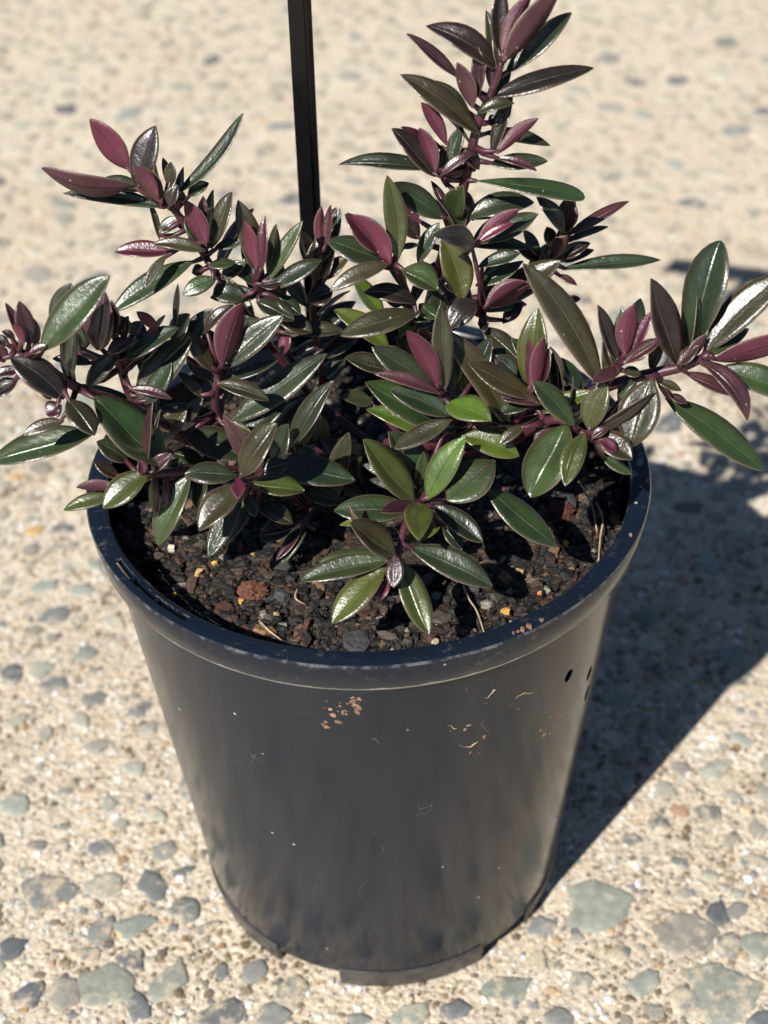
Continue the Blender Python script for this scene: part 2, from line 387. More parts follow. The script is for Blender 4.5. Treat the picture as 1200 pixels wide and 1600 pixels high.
gc = gc*(1 - np.clip(.15+pt, 0, .55)[:, None]*np.array([.75, .85, 1.0]))
V, T, K = lump_field(P, R, gc, 2, .48)
o = link(big_mesh('sand_grains', V, T, K, MG), ground); o['kind'] = 'stuff'

# ------------------------------------------------------------------ the pot
pot = empty('nursery_pot'); tag(pot, 'round black plastic nursery pot with a scuffed rim standing on concrete', 'pot')
def lathe(name, prof, mat, parent, a0=0, a1=360, seg=160, closed_prof=True, mesh_only=False, wob=0):
    full = abs(a1-a0) >= 360; n = seg if full else seg+1; m = len(prof); vv, ff = [], []
    for k in range(n):
        a = math.radians(a0+(a1-a0)*k/seg)
        for (r, z) in prof:
            rr = r*(1+wob*math.sin(2*a+.7)+wob*.6*math.sin(3*a))
            vv.append((rr*math.cos(a), rr*math.sin(a), z))
    for k in range(seg):
        b = ((k+1) % n)*m; a = k*m
        for i in range(m if closed_prof else m-1):
            j = (i+1) % m
            ff.append((a+i, b+i, b+j, a+j))
    if not full and closed_prof:
        ff.append(tuple(range(m))); ff.append(tuple(reversed(range(n*m-m, n*m))))
    o = mesh_obj(name, vv, ff, mat, parent)
    bm = bmesh.new(); bm.from_mesh(o.data); bmesh.ops.recalc_face_normals(bm, faces=bm.faces); bm.to_mesh(o.data); bm.free()
    me = o.data; me.polygons.foreach_set('use_smooth', [True]*len(me.polygons))
    try: me.set_sharp_from_angle(angle=math.radians(38))
    except Exception: pass
    return o
RB, RW, HT = .0774, .0962, .212
def rw(z): return RB + (RW-RB)*(z-.009)/(HT-.009)
zz = np.linspace(.0095, .2100, 14)
prof = [(rw(z), z) for z in zz] + [(rw(z)-.0013, z) for z in zz[::-1]]
prof = [(rw(.0095)-.002, .0088)] + prof + [(rw(.0095)-.0033, .0088)]
wall = lathe('wall', prof, MP, pot, wob=.0007)
lathe('base_plate', [(.001, .0095), (.0748, .0095), (.0748, .0112), (.001, .0112)], MP, pot, seg=64)
# rolled rim: flat top and a skirt hanging outside the wall
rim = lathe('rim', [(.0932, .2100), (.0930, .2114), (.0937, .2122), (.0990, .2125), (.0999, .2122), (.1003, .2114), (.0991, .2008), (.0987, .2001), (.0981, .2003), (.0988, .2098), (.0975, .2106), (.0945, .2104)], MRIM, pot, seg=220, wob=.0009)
# the slot cut in the rim, with small cross ribs
cut = lathe('cut', [(.0949, .206), (.0975, .206), (.0975, .216), (.0949, .216)], MP, None, -151, -127, 40)
md = rim.modifiers.new('slot', 'BOOLEAN'); md.object = cut; md.operation = 'DIFFERENCE'; md.solver = 'EXACT'
dg = bpy.context.evaluated_depsgraph_get(); me = bpy.data.meshes.new_from_object(rim.evaluated_get(dg))
rim.modifiers.clear(); rim.data = me; bpy.data.objects.remove(cut)
try: me.set_sharp_from_angle(angle=math.radians(38))
except Exception: pass
for a0, a1 in ((-144.4, -143.7), (-136.2, -135.4)):
    lathe('slot_rib', [(.0945, .2075), (.0979, .2075), (.0979, .2117), (.0945, .2117)], MP, pot, a0, a1, 2)
# foot ring in lengths, open between them
for a0, a1 in ((-184, -125), (-104, -59), (-39, 20), (41, 96), (117, 155)):
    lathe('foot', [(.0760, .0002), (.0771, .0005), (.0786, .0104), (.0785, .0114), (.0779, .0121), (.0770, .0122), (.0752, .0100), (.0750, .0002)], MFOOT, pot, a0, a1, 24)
# drainage holes punched high in the wall
cutters = []
for ang, z, ra, rb_ in ((-43, .166, .0022, .0030), (-31, .150, .0020, .0036), (-29, .136, .0018, .0042), (-23, .066, .0018, .0036), (20, .10, .002, .003), (140, .1, .002, .003)):
    bm = bmesh.new(); bmesh.ops.create_cone(bm, cap_ends=True, segments=16, radius1=1, radius2=1, depth=.02)
    a = math.radians(ang)
    bm.transform(Matrix.Translation((rw(z)*math.cos(a), rw(z)*math.sin(a), z)) @ Matrix.Rotation(a, 4, 'Z') @ Matrix.Rotation(math.pi/2, 4, 'Y') @ Matrix.Diagonal((rb_, ra, 1, 1)))
    cutters.append(bm)
bmall = bmesh.new()
for b in cutters:
    t_ = bpy.data.meshes.new('t'); b.to_mesh(t_); bmall.from_mesh(t_); b.free(); bpy.data.meshes.remove(t_)
cm = bpy.data.meshes.new('cutm'); bmall.to_mesh(cm); bmall.free()
co = bpy.data.objects.new('cut', cm); C.objects.link(co)
md = wall.modifiers.new('holes', 'BOOLEAN'); md.object = co; md.operation = 'DIFFERENCE'; md.solver = 'EXACT'
dg = bpy.context.evaluated_depsgraph_get(); me = bpy.data.meshes.new_from_object(wall.evaluated_get(dg))
wall.modifiers.clear(); wall.data = me; bpy.data.objects.remove(co)
try: me.set_sharp_from_angle(angle=math.radians(38))
except Exception: pass

# ------------------------------------------------------------------ soil
SZ = .196
def soil_z(x, y):
    r = math.hypot(x, y)
    return SZ + .0035*noise.noise((x*40, y*40, 3)) + .002*noise.noise((x*110, y*110, 1)) - .004*max(0, (r-.08)/.014)*(0.5+.5*math.sin(math.atan2(y, x)*1.0+2.6)) + .004*max(0, 1-r/.05)
sv, sf = [(0, 0, soil_z(0, 0))], []
NR, NA = 110, 420
for i in range(1, NR+1):
    for k in range(NA):
        r = .0929*i/NR; a = 2*math.pi*k/NA
        sv.append((r*math.cos(a), r*math.sin(a), soil_z(r*math.cos(a), r*math.sin(a)) + .0022*noise.turbulence((r*math.cos(a)*260, r*math.sin(a)*260, 5), 3, False) - .001 - (.01 if i == NR else 0)))
for k in range(NA): sf.append((0, 1+k, 1+(k+1) % NA))
for i in range(NR-1):
    for k in range(NA):
        a, b = 1+i*NA+k, 1+i*NA+(k+1) % NA
        sf.append((a, a+NA, b+NA, b))
soil = empty('potting_soil', (0, 0, SZ)); tag(soil, 'dark potting mix of bark chips and crumbs filling the black pot', 'soil')
mesh_obj('soil_bed', [(x, y, z-SZ) for x, y, z in sv], sf, MSB, soil)
def in_disc(n, rmax, g):
    r = rmax*np.sqrt(g.uniform(0, 1, n)); a = g.uniform(0, 2*np.pi, n)
    return r*np.cos(a), r*np.sin(a)
n = 19000; x, y = in_disc(n, .0915, rng)
P = np.stack([x, y, [soil_z(a, b)-SZ-.0002 for a, b in zip(x, y)]], -1)
R = np.clip(rng.gamma(1.7, .00055, n), .0003, .0032)
dp = np.array([(.009, .0075, .006)]*11 + [(.03, .018, .011)]*6 + [(.055, .028, .016)]*3 + [(.08, .04, .022), (.016, .016, .017), (.02, .02, .021), (.06, .05, .04), (.15, .095, .05), (.26, .23, .19)])
V, T, K = lump_field(P, R, dp[rng.integers(0, len(dp), n)], 5, .9, 5, .4)
o = link(big_mesh('soil_crumbs', V, T, K, MSOIL), soil); o['kind'] = 'stuff'
def chip_mesh(i, flat):
    r = random.Random(400+i); n = r.randint(6, 8)
    vv, ff = [], []
    ang = sorted((k+r.uniform(-.3, .3))/n*2*math.pi for k in range(n)); el = r.uniform(.35, .8) if flat else r.uniform(.75, 1)
    rad = [r.uniform(.65, 1.1) for _ in ang]
    tz = r.uniform(-.25, .25)
    h = r.uniform(.14, .3) if flat else r.uniform(.6, .9)
    for sc, z in ((.8, -h), (1, -.1*h), (.88, h*.8)):
        for a, q in zip(ang, rad):
            vv.append((math.cos(a)*q*sc, math.sin(a)*q*sc*el, z+tz*math.cos(a)*h*2+r.uniform(-.1, .1)*h*2))
    vv += [(0, 0, -h*1.1), (0, 0, h*1.05)]
    for lev in range(2):
        for k in range(n):
            a, b = lev*n+k, lev*n+(k+1) % n
            ff.append((a, b, b+n, a+n))
    for k in range(n): ff += [((k+1) % n, k, 3*n), (2*n+k, 2*n+(k+1) % n, 3*n+1)]
    me = bpy.data.meshes.new('chip'); me.from_pydata(vv, [], ff); me.materials.append(MCHIP)
    me.polygons.foreach_set('use_smooth', [True]*len(me.polygons)); me.update()
    try: me.set_sharp_from_angle(angle=math.radians(42))
    except Exception: pass
    return me
BARK = [chip_mesh(i, True) for i in range(12)]; PEB = [chip_mesh(50+i, False) for i in range(8)]
bm = bmesh.new(); bmesh.ops.create_icosphere(bm, subdivisions=4, radius=1)
for v_ in bm.verts:
    q_ = v_.co.copy(); v_.co *= .8 + .35*noise.noise(q_*1.6) + .22*noise.noise(q_*4.5) + .2*noise.noise(q_*11)
    v_.co.z *= .6
FIB = bpy.data.meshes.new('fibre_clump'); bm.to_mesh(FIB); bm.free(); FIB.materials.append(MCHIP)
BCOL = [(.045, .029, .02), (.02, .017, .015), (.075, .036, .022), (.05, .036, .028), (.02, .019, .02), (.09, .045, .028), (.035, .027, .022), (.012, .010, .010), (.012, .011, .011), (.14, .085, .05)]
PCOL = [(.55, .33, .08), (.6, .5, .36), (.55, .25, .12), (.7, .66, .58), (.62, .42, .18), (.3, .28, .26)]
def chip(name, x, y, r, col, me, tilt, rot, lift=.0006):
    o = bpy.data.objects.new(name, me); link(o, soil)
    o.location = (x, y, soil_z(x, y)-SZ+lift); o.rotation_euler = (tilt[0], tilt[1], rot); o.scale = (r, r, r)
    o.color = (*col, 1); return o
rc = random.Random(21)
# chips that stand out: pixel, width, colour, kind
for px, py, wd, col, kind in [(557, 1003, 66, (.045, .045, .05), 'b'), (605, 995, 48, (.075, .055, .048), 'b'), (395, 928, 52, (.13, .045, .026), 'f'), (425, 935, 30, (.02, .02, .022), 'b'), (440, 932, 30, (.04, .043, .048), 'p'),
   (415, 990, 44, (.22, .12, .06), 'b'), (665, 910, 44, (.11, .085, .075), 'b'), (690, 960, 46, (.07, .055, .05), 'b'), (793, 905, 48, (.24, .14, .085), 'b'), (830, 912, 30, (.13, .09, .07), 'b'), (880, 800, 46, (.085, .022, .016), 'f'),
   (884, 848, 16, (.62, .36, .06), 'p'), (812, 890, 17, (.62, .46, .2), 'p'), (790, 963, 20, (.6, .34, .08), 'p'), (843, 932, 12, (.55, .22, .1), 'p'), (311, 897, 17, (.62, .42, .16), 'p'), (336, 882, 13, (.62, .36, .08), 'p'), (268, 858, 18, (.62, .55, .42), 'p'),
   (205, 790, 14, (.5, .45, .35), 'p'), (432, 963, 14, (.6, .48, .24), 'p'), (397, 870, 10, (.6, .42, .1), 'p'), (440, 890, 60, (.03, .028, .026), 'b'), (240, 870, 44, (.09, .055, .04), 'b'), (470, 955, 40, (.05, .035, .028), 'b'), (375, 858, 22, (.28, .05, .03), 'b'),
   (770, 880, 44, (.06, .05, .045), 'b'), (785, 870, 30, (.17, .15, .13), 'b'), (935, 805, 26, (.14, .07, .05), 'b'), (955, 785, 16, (.4, .26, .16), 'b'), (890, 785, 32, (.03, .03, .035), 'p'), (905, 870, 18, (.16, .05, .04), 'b'), (960, 800, 14, (.05, .06, .07), 'p'), (720, 985, 30, (.11, .075, .055), 'b'),
   (300, 915, 40, (.06, .035, .025), 'b'), (480, 985, 36, (.1, .045, .03), 'b'), (350, 955, 44, (.05, .02, .012), 'b'), (655, 935, 36, (.04, .03, .028), 'b'), (505, 940, 36, (.03, .026, .022), 'b'), (835, 845, 40, (.03, .026, .024), 'b'), (680, 1000, 20, (.5, .4, .28), 'b'), (580, 975, 24, (.03, .026, .03), 'b'), (860, 880, 26, (.02, .018, .018), 'b'), (540, 965, 40, (.026, .022, .02), 'b')]:
    p = atz(px, py, SZ+.001); depth = (p-CAM) @ fwd
    nm = {'b': 'bark_chip', 'f': 'fibre_clump', 'p': 'pebble'}[kind]
    me = rc.choice(BARK if kind == 'b' else PEB) if kind != 'f' else FIB
    chip(nm, p[0], p[1], wd/FPX*depth*.5, col, me, (rc.uniform(-.1, .5), rc.uniform(-.25, .25)), rc.uniform(0, 6), .0012)
for k in range(200):
    a = rc.uniform(0, 6.283); r = .088*math.sqrt(rc.random()); x, y = r*math.cos(a), r*math.sin(a)
    if y > .03 and rc.random() < .6: continue
    if rc.random() < .84: chip('bark_chip', x, y, rc.uniform(.0012, .0038), rc.choice(BCOL), rc.choice(BARK), (rc.uniform(-.6, .6), rc.uniform(-.6, .6)), rc.uniform(0, 6))
    else: chip('pebble', x, y, rc.uniform(.0006, .0015), rc.choice(PCOL), rc.choice(PEB), (0, 0), rc.uniform(0, 6))

def tube(pts, rads, sides=7):
    pts = [np.array(p, float) for p in pts]; vv, ff = [], []
    prev = None
    for i, p in enumerate(pts):
        d = nrm(pts[min(i+1, len(pts)-1)] - pts[max(i-1, 0)])
        if prev is None:
            a = nrm(np.cross(d, [0.3, .9, .31]))
        else: a = nrm(prev - d*(prev @ d))
        prev = a; b = np.cross(d, a)
        for k in range(sides):
            t_ = 2*math.pi*k/sides
            vv.append(p + rads[i]*(math.cos(t_)*a + math.sin(t_)*b))
    for i in range(len(pts)-1):
        for k in range(sides):
            j = (k+1) % sides
            ff.append((i*sides+k, i*sides+j, (i+1)*sides+j, (i+1)*sides+k))
    m = len(vv); vv += [pts[0]-0, pts[-1]-0]
    for k in range(sides):
        j = (k+1) % sides
        ff += [(j, k, m), ((len(pts)-1)*sides+k, (len(pts)-1)*sides+j, m+1)]
    return vv, ff
def smooth_path(pts, n):
    P = [np.array(p, float) for p in pts]; P = [2*P[0]-P[1]] + P + [2*P[-1]-P[-2]]; out = []
    for i in range(1, len(P)-2):
        for k in range(n):
            t_ = k/n; a, b, c, d = P[i-1:i+3]
            out.append(.5*((2*b)+(c-a)*t_+(2*a-5*b+4*c-d)*t_**2+(3*b-a-3*c+d)*t_**3))
    out.append(P[-2]); return out
# loose roots lying on the mix
for pl in ([(724, 915, 2), (732, 935, 4), (745, 955, 1), (757, 990, 1)], [(932, 785, 4), (942, 810, 3), (938, 840, 2), (935, 880, 1)], [(905, 752, 16), (925, 790, 8), (933, 832, 1)], [(465, 920, 1), (462, 935, 3), (478, 945, 1)], [(405, 970, 1), (420, 985, 3), (440, 1000, 1)]):
    pts = smooth_path([atz(u, v, SZ+.001+h*.001)-np.array([0, 0, SZ]) for u, v, h in pl], 5)
    vv, ff = tube(pts, [.0005*(1-.5*i/len(pts)) for i in range(len(pts))], 5)
    mesh_obj('dry_root', vv, ff, MROOT, soil)

# crumbs of soil spilled on the rim and mud dried on the wall
def crumb(name, p, r, col, label):
    o = bpy.data.objects.new(name, rc.choice(PEB)); link(o, pot); o.location = p; o.scale = (r, r, r*.7); o.color = (*col, 1)
    o.rotation_euler = (0, 0, rc.uniform(0, 6)); return o
for u, v, wd in ((828, 995, 12), (842, 993, 14), (857, 978, 9), (833, 1012, 7), (812, 1000, 6), (1001, 760, 7), (985, 836, 8), (868, 985, 5)):
    p = atz(u, v, .2130); rr = math.hypot(p[0], p[1])
    if rr > .0990: p = np.array([p[0]*.0988/rr, p[1]*.0988/rr, .2128])
    crumb('soil_crumb', p, wd/FPX*.45*.5, (.22, .13, .09), '')
def flake(ang, z, r):
    a = math.radians(ang); o = crumb('dried_mud', (rw(z)*math.cos(a), rw(z)*math.sin(a), z), r, rc.choice([(.28, .16, .10), (.22, .12, .075), (.34, .22, .15)]), '')
    o.rotation_euler = (math.pi/2, rc.uniform(0, 6), a+math.pi/2); o.scale = (r*rc.uniform(.8, 1.6), r, r*.15)
for ang, z, sp, n_ in ((-94, .1885, .0018, 22), (-96, .1850, .0016, 10), (-99.8, .1772, .0010, 8), (-97.5, .1815, .0022, 8), (-93.5, .1925, .0012, 5), (-46, .146, .0045, 14), (-70, .168, .009, 9), (-60, .178, .008, 7)):
    for k in range(n_): flake(ang+rc.gauss(0, sp)*620, z+rc.gauss(0, sp), abs(rc.gauss(0, .00055))+.00012)
for ang, z, ln, ph in ((-70, .1585, .007, 2.2), (-57, .1735, .008, .4), (-66, .1825, .004, 4), (-74, .171, .003, 1)):
    pts = []
    for k in range(9):
        a = math.radians(ang+ln/.09*57.3*(k/8-.5)); zk = z + .0014*math.sin(k*.55+ph) + .0003*math.sin(k*2.3)
        pts.append(((rw(zk)+.0001)*math.cos(a), (rw(zk)+.0001)*math.sin(a), zk))
    vv, ff = tube(pts, [.00006+.0002*max(0, math.sin(math.pi*(k/8)**2)) for k in range(9)], 5); mesh_obj('root_fibre', vv, ff, MROOT, pot)

# ------------------------------------------------------------------ stake
sb, st = np.array([-.0197, .0800, .175]), np.array([-.0168, .0830, .486])
stake = empty('plant_stake', tuple(sb)); tag(stake, 'tall thin black plastic stake pushed upright into the potting mix behind the leaves', 'stake')
def prism(name, outline, z0, z1, mat, parent, dx=0, dy=0):
    n = len(outline); vv = [(x, y, z0) for x, y in outline] + [(x+dx, y+dy, z1) for x, y in outline]
    ff = [tuple(reversed(range(n))), tuple(range(n, 2*n))] + [(k, (k+1) % n, n+(k+1) % n, n+k) for k in range(n)]
    return mesh_obj(name, vv, ff, mat, parent, smooth=False)
L = st-sb
prism('stake_shaft', [(x*1.15, y*1.1) for x, y in [(-.0036, -.0010), (.0010, -.0014), (.0011, -.0004), (.0021, -.0004), (.0022, -.0012), (.0034, -.0010), (.0034, .0016), (.0021, .0016), (.0020, .0045), (.0006, .0045), (.0005, .0014), (-.0036, .0012)]], 0, L[2], MSTAKE, stake, L[0], L[1])
prism('stake_arm', [(-.055, .0195), (.082, -.0243), (.083, -.0213), (-.054, .0225)], L[2]-.018, L[2]+.001, MSTAKE, stake)

# ------------------------------------------------------------------ the shrub
ZONES = {'A': (500, 0, 2.609), 'B': (0, 160, 3.0), 'C': (0, 440, 2.609), 'D': (440, 260, 2.609), 'E': (400, 600, 2.4), 'F': (760, 360, 2.727), 'H': (700, 0, 2.4), 'G': (0, 0, 1.0)}
KIND = {'G': (.019, .031, .0135), 'g': (.029, .052, .0155), 'O': (.031, .030, .0115), 'Y': (.066, .108, .011), 'B': (.016, .011, .008), 'P': (.088, .0115, .032), 'R': (.050, .016, .021), 'y': (.050, .063, .010), 'K': (.036, .007, .014)}
# leaf: base x, y, tip x, y, width seen, colour, options (y: mm nearer, d: tip mm nearer, u: underside seen, b: arch, r: roll, f: fold)
SHOOTS = []
def shoot(zone, Y, stem, leaves): SHOOTS.append((zone, Y, stem, leaves))
# the tall leader
shoot('A', .012, [(600, 712, .02, 2.6), (640, 600, .018, 2.4), (680, 440, .015, 2.2), (722, 300, .012, 2.0), (745, 200, .012, 1.7), (768, 145, .012, 1.5), (785, 95, .012, 1.1)], [
 (735, 235, 740, -70, 80, 'B', dict(y=-3)), (742, 225, 862, -30, 75, 'P', dict(u=1)), (750, 248, 985, -40, 105, 'R', dict(u=1, y=4)), (755, 300, 1025, 50, 95, 'G', dict(y=-4)),
 (700, 395, 1115, 275, 90, 'B', dict(b=.06)), (735, 290, 435, 100, 105, 'B', dict(b=.13, y=-2)), (570, 320, 355, 135, 52, 'R', dict(y=-8)),
 (625, 440, 562, 252, 75, 'R', dict(u=1, y=7)), (640, 400, 642, 188, 62, 'R', dict(y=4)), (700, 370, 722, 190, 70, 'K', dict(y=1)),
 (650, 548, 330, 300, 100, 'O', dict(b=.07, y=5)), (610, 460, 440, 325, 60, 'G', dict(y=-6)), (640, 462, 792, 418, 50, 'O', dict(b=.15, y=6)), (700, 632, 782, 375, 62, 'B', dict(y=5)),
 (720, 628, 890, 480, 58, 'P', dict(u=1, y=8)), (665, 540, 940, 592, 60, 'G', dict(y=-6)), (690, 668, 928, 655, 70, 'G', dict(y=4)), (715, 643, 885, 692, 36, 'R', dict(y=7, b=.08)),
 (690, 510, 728, 478, 50, 'B', {}), (515, 590, 414, 415, 62, 'P', dict(u=1, y=-4)), (470, 720, 298, 520, 88, 'B', dict(y=6)), (472, 705, 408, 520, 66, 'P', dict(u=1, y=9)),
 (500, 605, 330, 518, 50, 'K', dict(y=-2)), (480, 690, 78, 660, 68, 'G', dict(b=.06, y=-6)), (535, 670, 580, 513, 66, 'G', dict(y=3)), (515, 765, 500, 590, 70, 'G', dict(y=-2)),
 (490, 718, 628, 622, 45, 'R', dict(b=.12, y=8)), (650, 690, 560, 608, 62, 'K', dict(b=.1, y=4)), (620, 735, 1082, 800, 82, 'g', dict(b=.06, y=4, m=.72)), (590, 890, 872, 820, 105, 'G', dict(b=.12, y=-4)),
 (508, 892, 298, 745, 105, 'G', dict(y=6)), (400, 905, 306, 785, 75, 'P', dict(y=-8, u=1)), (405, 975, 320, 880, 80, 'B', dict(y=-6)), (545, 880, 580, 765, 95, 'g', dict(y=10, d=10)),
 (540, 950, 600, 860, 90, 'G', dict(y=6, d=8)), (625, 900, 560, 760, 60, 'B', dict(y=-10))])
# side twig right of the leader
shoot('A', .005, [(690, 440, .012, 1.6), (720, 405, .006, 1.3), (742, 380, .003, 1.0)], [
 (638, 988, 812, 850, 62, 'P', dict(u=1, y=8)), (640, 990, 790, 905, 40, 'P', dict(y=10)), (640, 992, 890, 872, 92, 'G', dict(y=-2)), (600, 1000, 860, 1010, 60, 'G', dict(y=-8))])
shoot('H', .028, [(690, 480, .02, 2.0), (800, 450, .024, 1.7), (862, 405, .028, 1.4), (885, 370, .028, 1.0)], [
 (450, 880, 676, 750, 46, 'R', dict(y=3)), (440, 872, 452, 738, 84, 'K', {}), (425, 850, 395, 770, 40, 'P', dict(u=1, y=2)), (435, 875, 333, 738, 62, 'G', dict(b=.1, y=4)), (395, 935, 372, 850, 52, 'O', dict(y=-3)),
 (400, 965, 448, 882, 62, 'R', dict(y=8, u=1)), (430, 970, 532, 908, 45, 'B', dict(y=2)), (440, 985, 547, 935, 36, 'B', dict(y=-2)), (428, 1010, 797, 978, 56, 'G', dict(b=.05)), (410, 1030, 485, 1068, 28, 'R', {}),
 (360, 985, 255, 920, 60, 'B', {}), (345, 960, 282, 862, 46, 'G', {}), (430, 1140, 497, 1118, 34, 'P', dict(y=-4)), (300, 1000, 420, 900, 60, 'G', dict(y=-9))])
# bud among broad leaves, centre right
shoot('D', .0, [(650, 560, .012, 2.0), (720, 500, .005, 1.6), (757, 480, .0, 1.2)], [
 (835, 575, 1140, 385, 122, 'O', dict(y=-2)), (828, 572, 1012, 478, 100, 'P', dict(u=1, y=10)), (840, 560, 990, 465, 60, 'P', dict(y=12, u=1)), (742, 548, 652, 292, 134, 'y', dict(y=8)), (790, 330, 615, 275, 95, 'B', dict(b=.16, y=10, d=6)),
 (790, 545, 685, 660, 120, 'B', dict(y=8, b=.1)), (800, 640, 845, 640, 90, 'B', dict(y=9)), (555, 395, 640, 228, 66, 'G', {}), (800, 410, 972, 352, 58, 'G', dict(y=4)), (790, 485, 985, 385, 66, 'G', {}),
 (820, 655, 972, 795, 95, 'O', dict(y=8)), (640, 600, 640, 490, 90, 'G', dict(y=-6)), (690, 520, 700, 560, 60, 'G', {}), (700, 570, 660, 480, 70, 'B', dict(y=-8)), (560, 560, 640, 620, 70, 'g', dict(y=4)), (540, 660, 640, 590, 70, 'G', {}), (900, 640, 985, 560, 60, 'B', dict(y=-8))])
# rosette left of it
shoot('D', -.004, [(610, 640, .016, 1.9), (640, 500, .006, 1.6), (625, 430, .0, 1.3), (612, 405, -.004, 1.0)], [
 (445, 392, 292, 193, 112, 'P', dict(u=1, y=6)), (400, 360, 262, 192, 95, 'K', dict(y=3)), (425, 392, 188, 300, 105, 'G', dict(y=2, b=.05)), (442, 395, 196, 505, 74, 'O', dict(b=.06, y=7)), (472, 388, 430, 34, 100, 'y', dict(y=3)),
 (490, 420, 638, 500, 108, 'g', dict(y=10)), (550, 555, 333, 512, 80, 'B', dict(b=.14, y=4)), (568, 592, 238, 685, 104, 'O', dict(y=8)), (500, 560, 420, 530, 70, 'G', dict(y=-8)), (420, 610, 285, 440, 78, 'Y', dict(y=-12)), (440, 745, 212, 585, 96, 'Y', dict(y=-10, b=.05)), (480, 330, 560, 318, 26, 'G', dict(y=-5)), (560, 620, 480, 690, 70, 'Y', dict(y=-8)), (470, 690, 530, 775, 60, 'y', dict(y=-6))])
# centre shoot with upright purple leaf
shoot('D', -.03, [(600, 690, .01, 2.0), (665, 700, -.012, 1.7), (712, 660, -.026, 1.5), (690, 612, -.03, 1.1)], [
 (640, 905, 512, 668, 88, 'P', dict(u=1, y=5)), (668, 915, 648, 560, 92, 'O', dict(y=2)), (622, 898, 368, 736, 112, 'G', dict(y=3)), (650, 928, 378, 845, 56, 'R', dict(y=8, b=.06)), (672, 965, 852, 1032, 118, 'Y', dict(y=8, d=14)), (685, 1015, 442, 912, 112, 'G', dict(y=9)),
 (710, 1085, 342, 880, 140, 'g', dict(y=4)), (640, 1100, 348, 985, 90, 'Y', dict(y=-2)), (375, 962, 244, 940, 66, 'y', dict(y=-10, d=6)), (430, 832, 260, 778, 80, 'O', dict(y=-6)), (690, 900, 720, 780, 80, 'Y', dict(y=-9)), (760, 930, 690, 790, 70, 'Y', dict(y=-10)),
 (940, 1085, 645, 655, 118, 'O', dict(y=2, b=.03)), (780, 880, 850, 700, 90, 'G', dict(y=-8)), (800, 1000, 700, 1100, 60, 'K', dict(y=-6))])
shoot('D', -.03, [(640, 690, .0, 2.0), (760, 690, -.02, 1.7), (812, 650, -.03, 1.5), (822, 615, -.03, 1.2)], [
 (1035, 945, 762, 798, 98, 'O', dict(y=5)), (1012, 915, 1012, 705, 52, 'P', dict(u=1, y=4)), (1035, 915, 1068, 690, 62, 'P', dict(u=1, y=6)), (1055, 900, 1090, 740, 50, 'K', dict(y=2)), (1005, 905, 1042, 578, 126, 'y', dict(y=-4)), (1060, 970, 890, 945, 44, 'R', dict(y=8)),
 (1080, 860, 940, 700, 70, 'G', dict(y=-12)), (940, 900, 860, 760, 80, 'G', dict(y=-10)), (1040, 970, 1160, 900, 80, 'G', dict(y=-8)), (870, 770, 960, 850, 80, 'G', dict(y=-10)), (1130, 960, 1110, 760, 90, 'G', dict(y=-8))])
# the branch leaning out over the right of the rim
shoot('F', -.03, [(630, 700, .005, 2.6), (760, 700, -.015, 2.4), (900, 625, -.025, 2.2), (985, 592, -.03, 2.1), (1065, 573, -.033, 2.0), (1110, 553, -.035, 1.4)], [
 (490, 665, 160, 138, 140, 'O', dict(y=8, b=.03)), (430, 685, 285, 540, 76, 'G', dict(y=-6)), (820, 582, 698, 203, 128, 'B', dict(y=4)), (850, 530, 988, 42, 190, 'G', dict(y=-6, m=.62)), (922, 525, 1300, 170, 150, 'O', dict(y=-1)),
 (960, 552, 1330, 450, 95, 'P', dict(u=1, y=4)), (975, 590, 1330, 715, 125, 'g', dict(y=1, b=.05)), (842, 605, 1075, 705, 62, 'R', dict(y=3)), (905, 555, 1120, 805, 84, 'R', dict(y=8, b=.16)), (765, 715, 1182, 1025, 138, 'g', dict(y=-4, b=.03, d=12)),
 (705, 632, 612, 925, 186, 'O', dict(y=8, d=12)), (725, 640, 832, 682, 40, 'O', dict(y=2)), (775, 700, 856, 735, 36, 'R', {}), (815, 575, 905, 490, 62, 'R', dict(y=6)), (840, 570, 935, 440, 50, 'R', dict(y=5, u=1)), (860, 575, 800, 480, 60, 'K', {}), (700, 600, 745, 440, 60, 'B', dict(y=-6)), (905, 560, 980, 580, 40, 'Y', dict(y=3)), (740, 720, 620, 760, 60, 'B', dict(y=-5))])
shoot('F', -.034, [(925, 612, -.026, 1.5), (955, 590, -.033, 1.3), (967, 565, -.034, 1.0)], [
 (562, 562, 472, 318, 70, 'B', dict(y=3)), (590, 535, 628, 313, 94, 'P', dict(u=1, y=4)), (620, 525, 708, 343, 54, 'P', dict(y=2)), (585, 567, 745, 462, 64, 'R', dict(y=8)), (562, 500, 578, 323, 54, 'g', dict(y=-4)), (535, 590, 498, 455, 60, 'B', dict(y=-4)), (600, 545, 690, 520, 60, 'K', dict(y=2)), (570, 600, 450, 650, 60, 'R', dict(y=5, b=.1, d=8)), (560, 560, 540, 430, 60, 'P', dict(y=1)), (580, 600, 660, 610, 50, 'O', dict(y=3))])
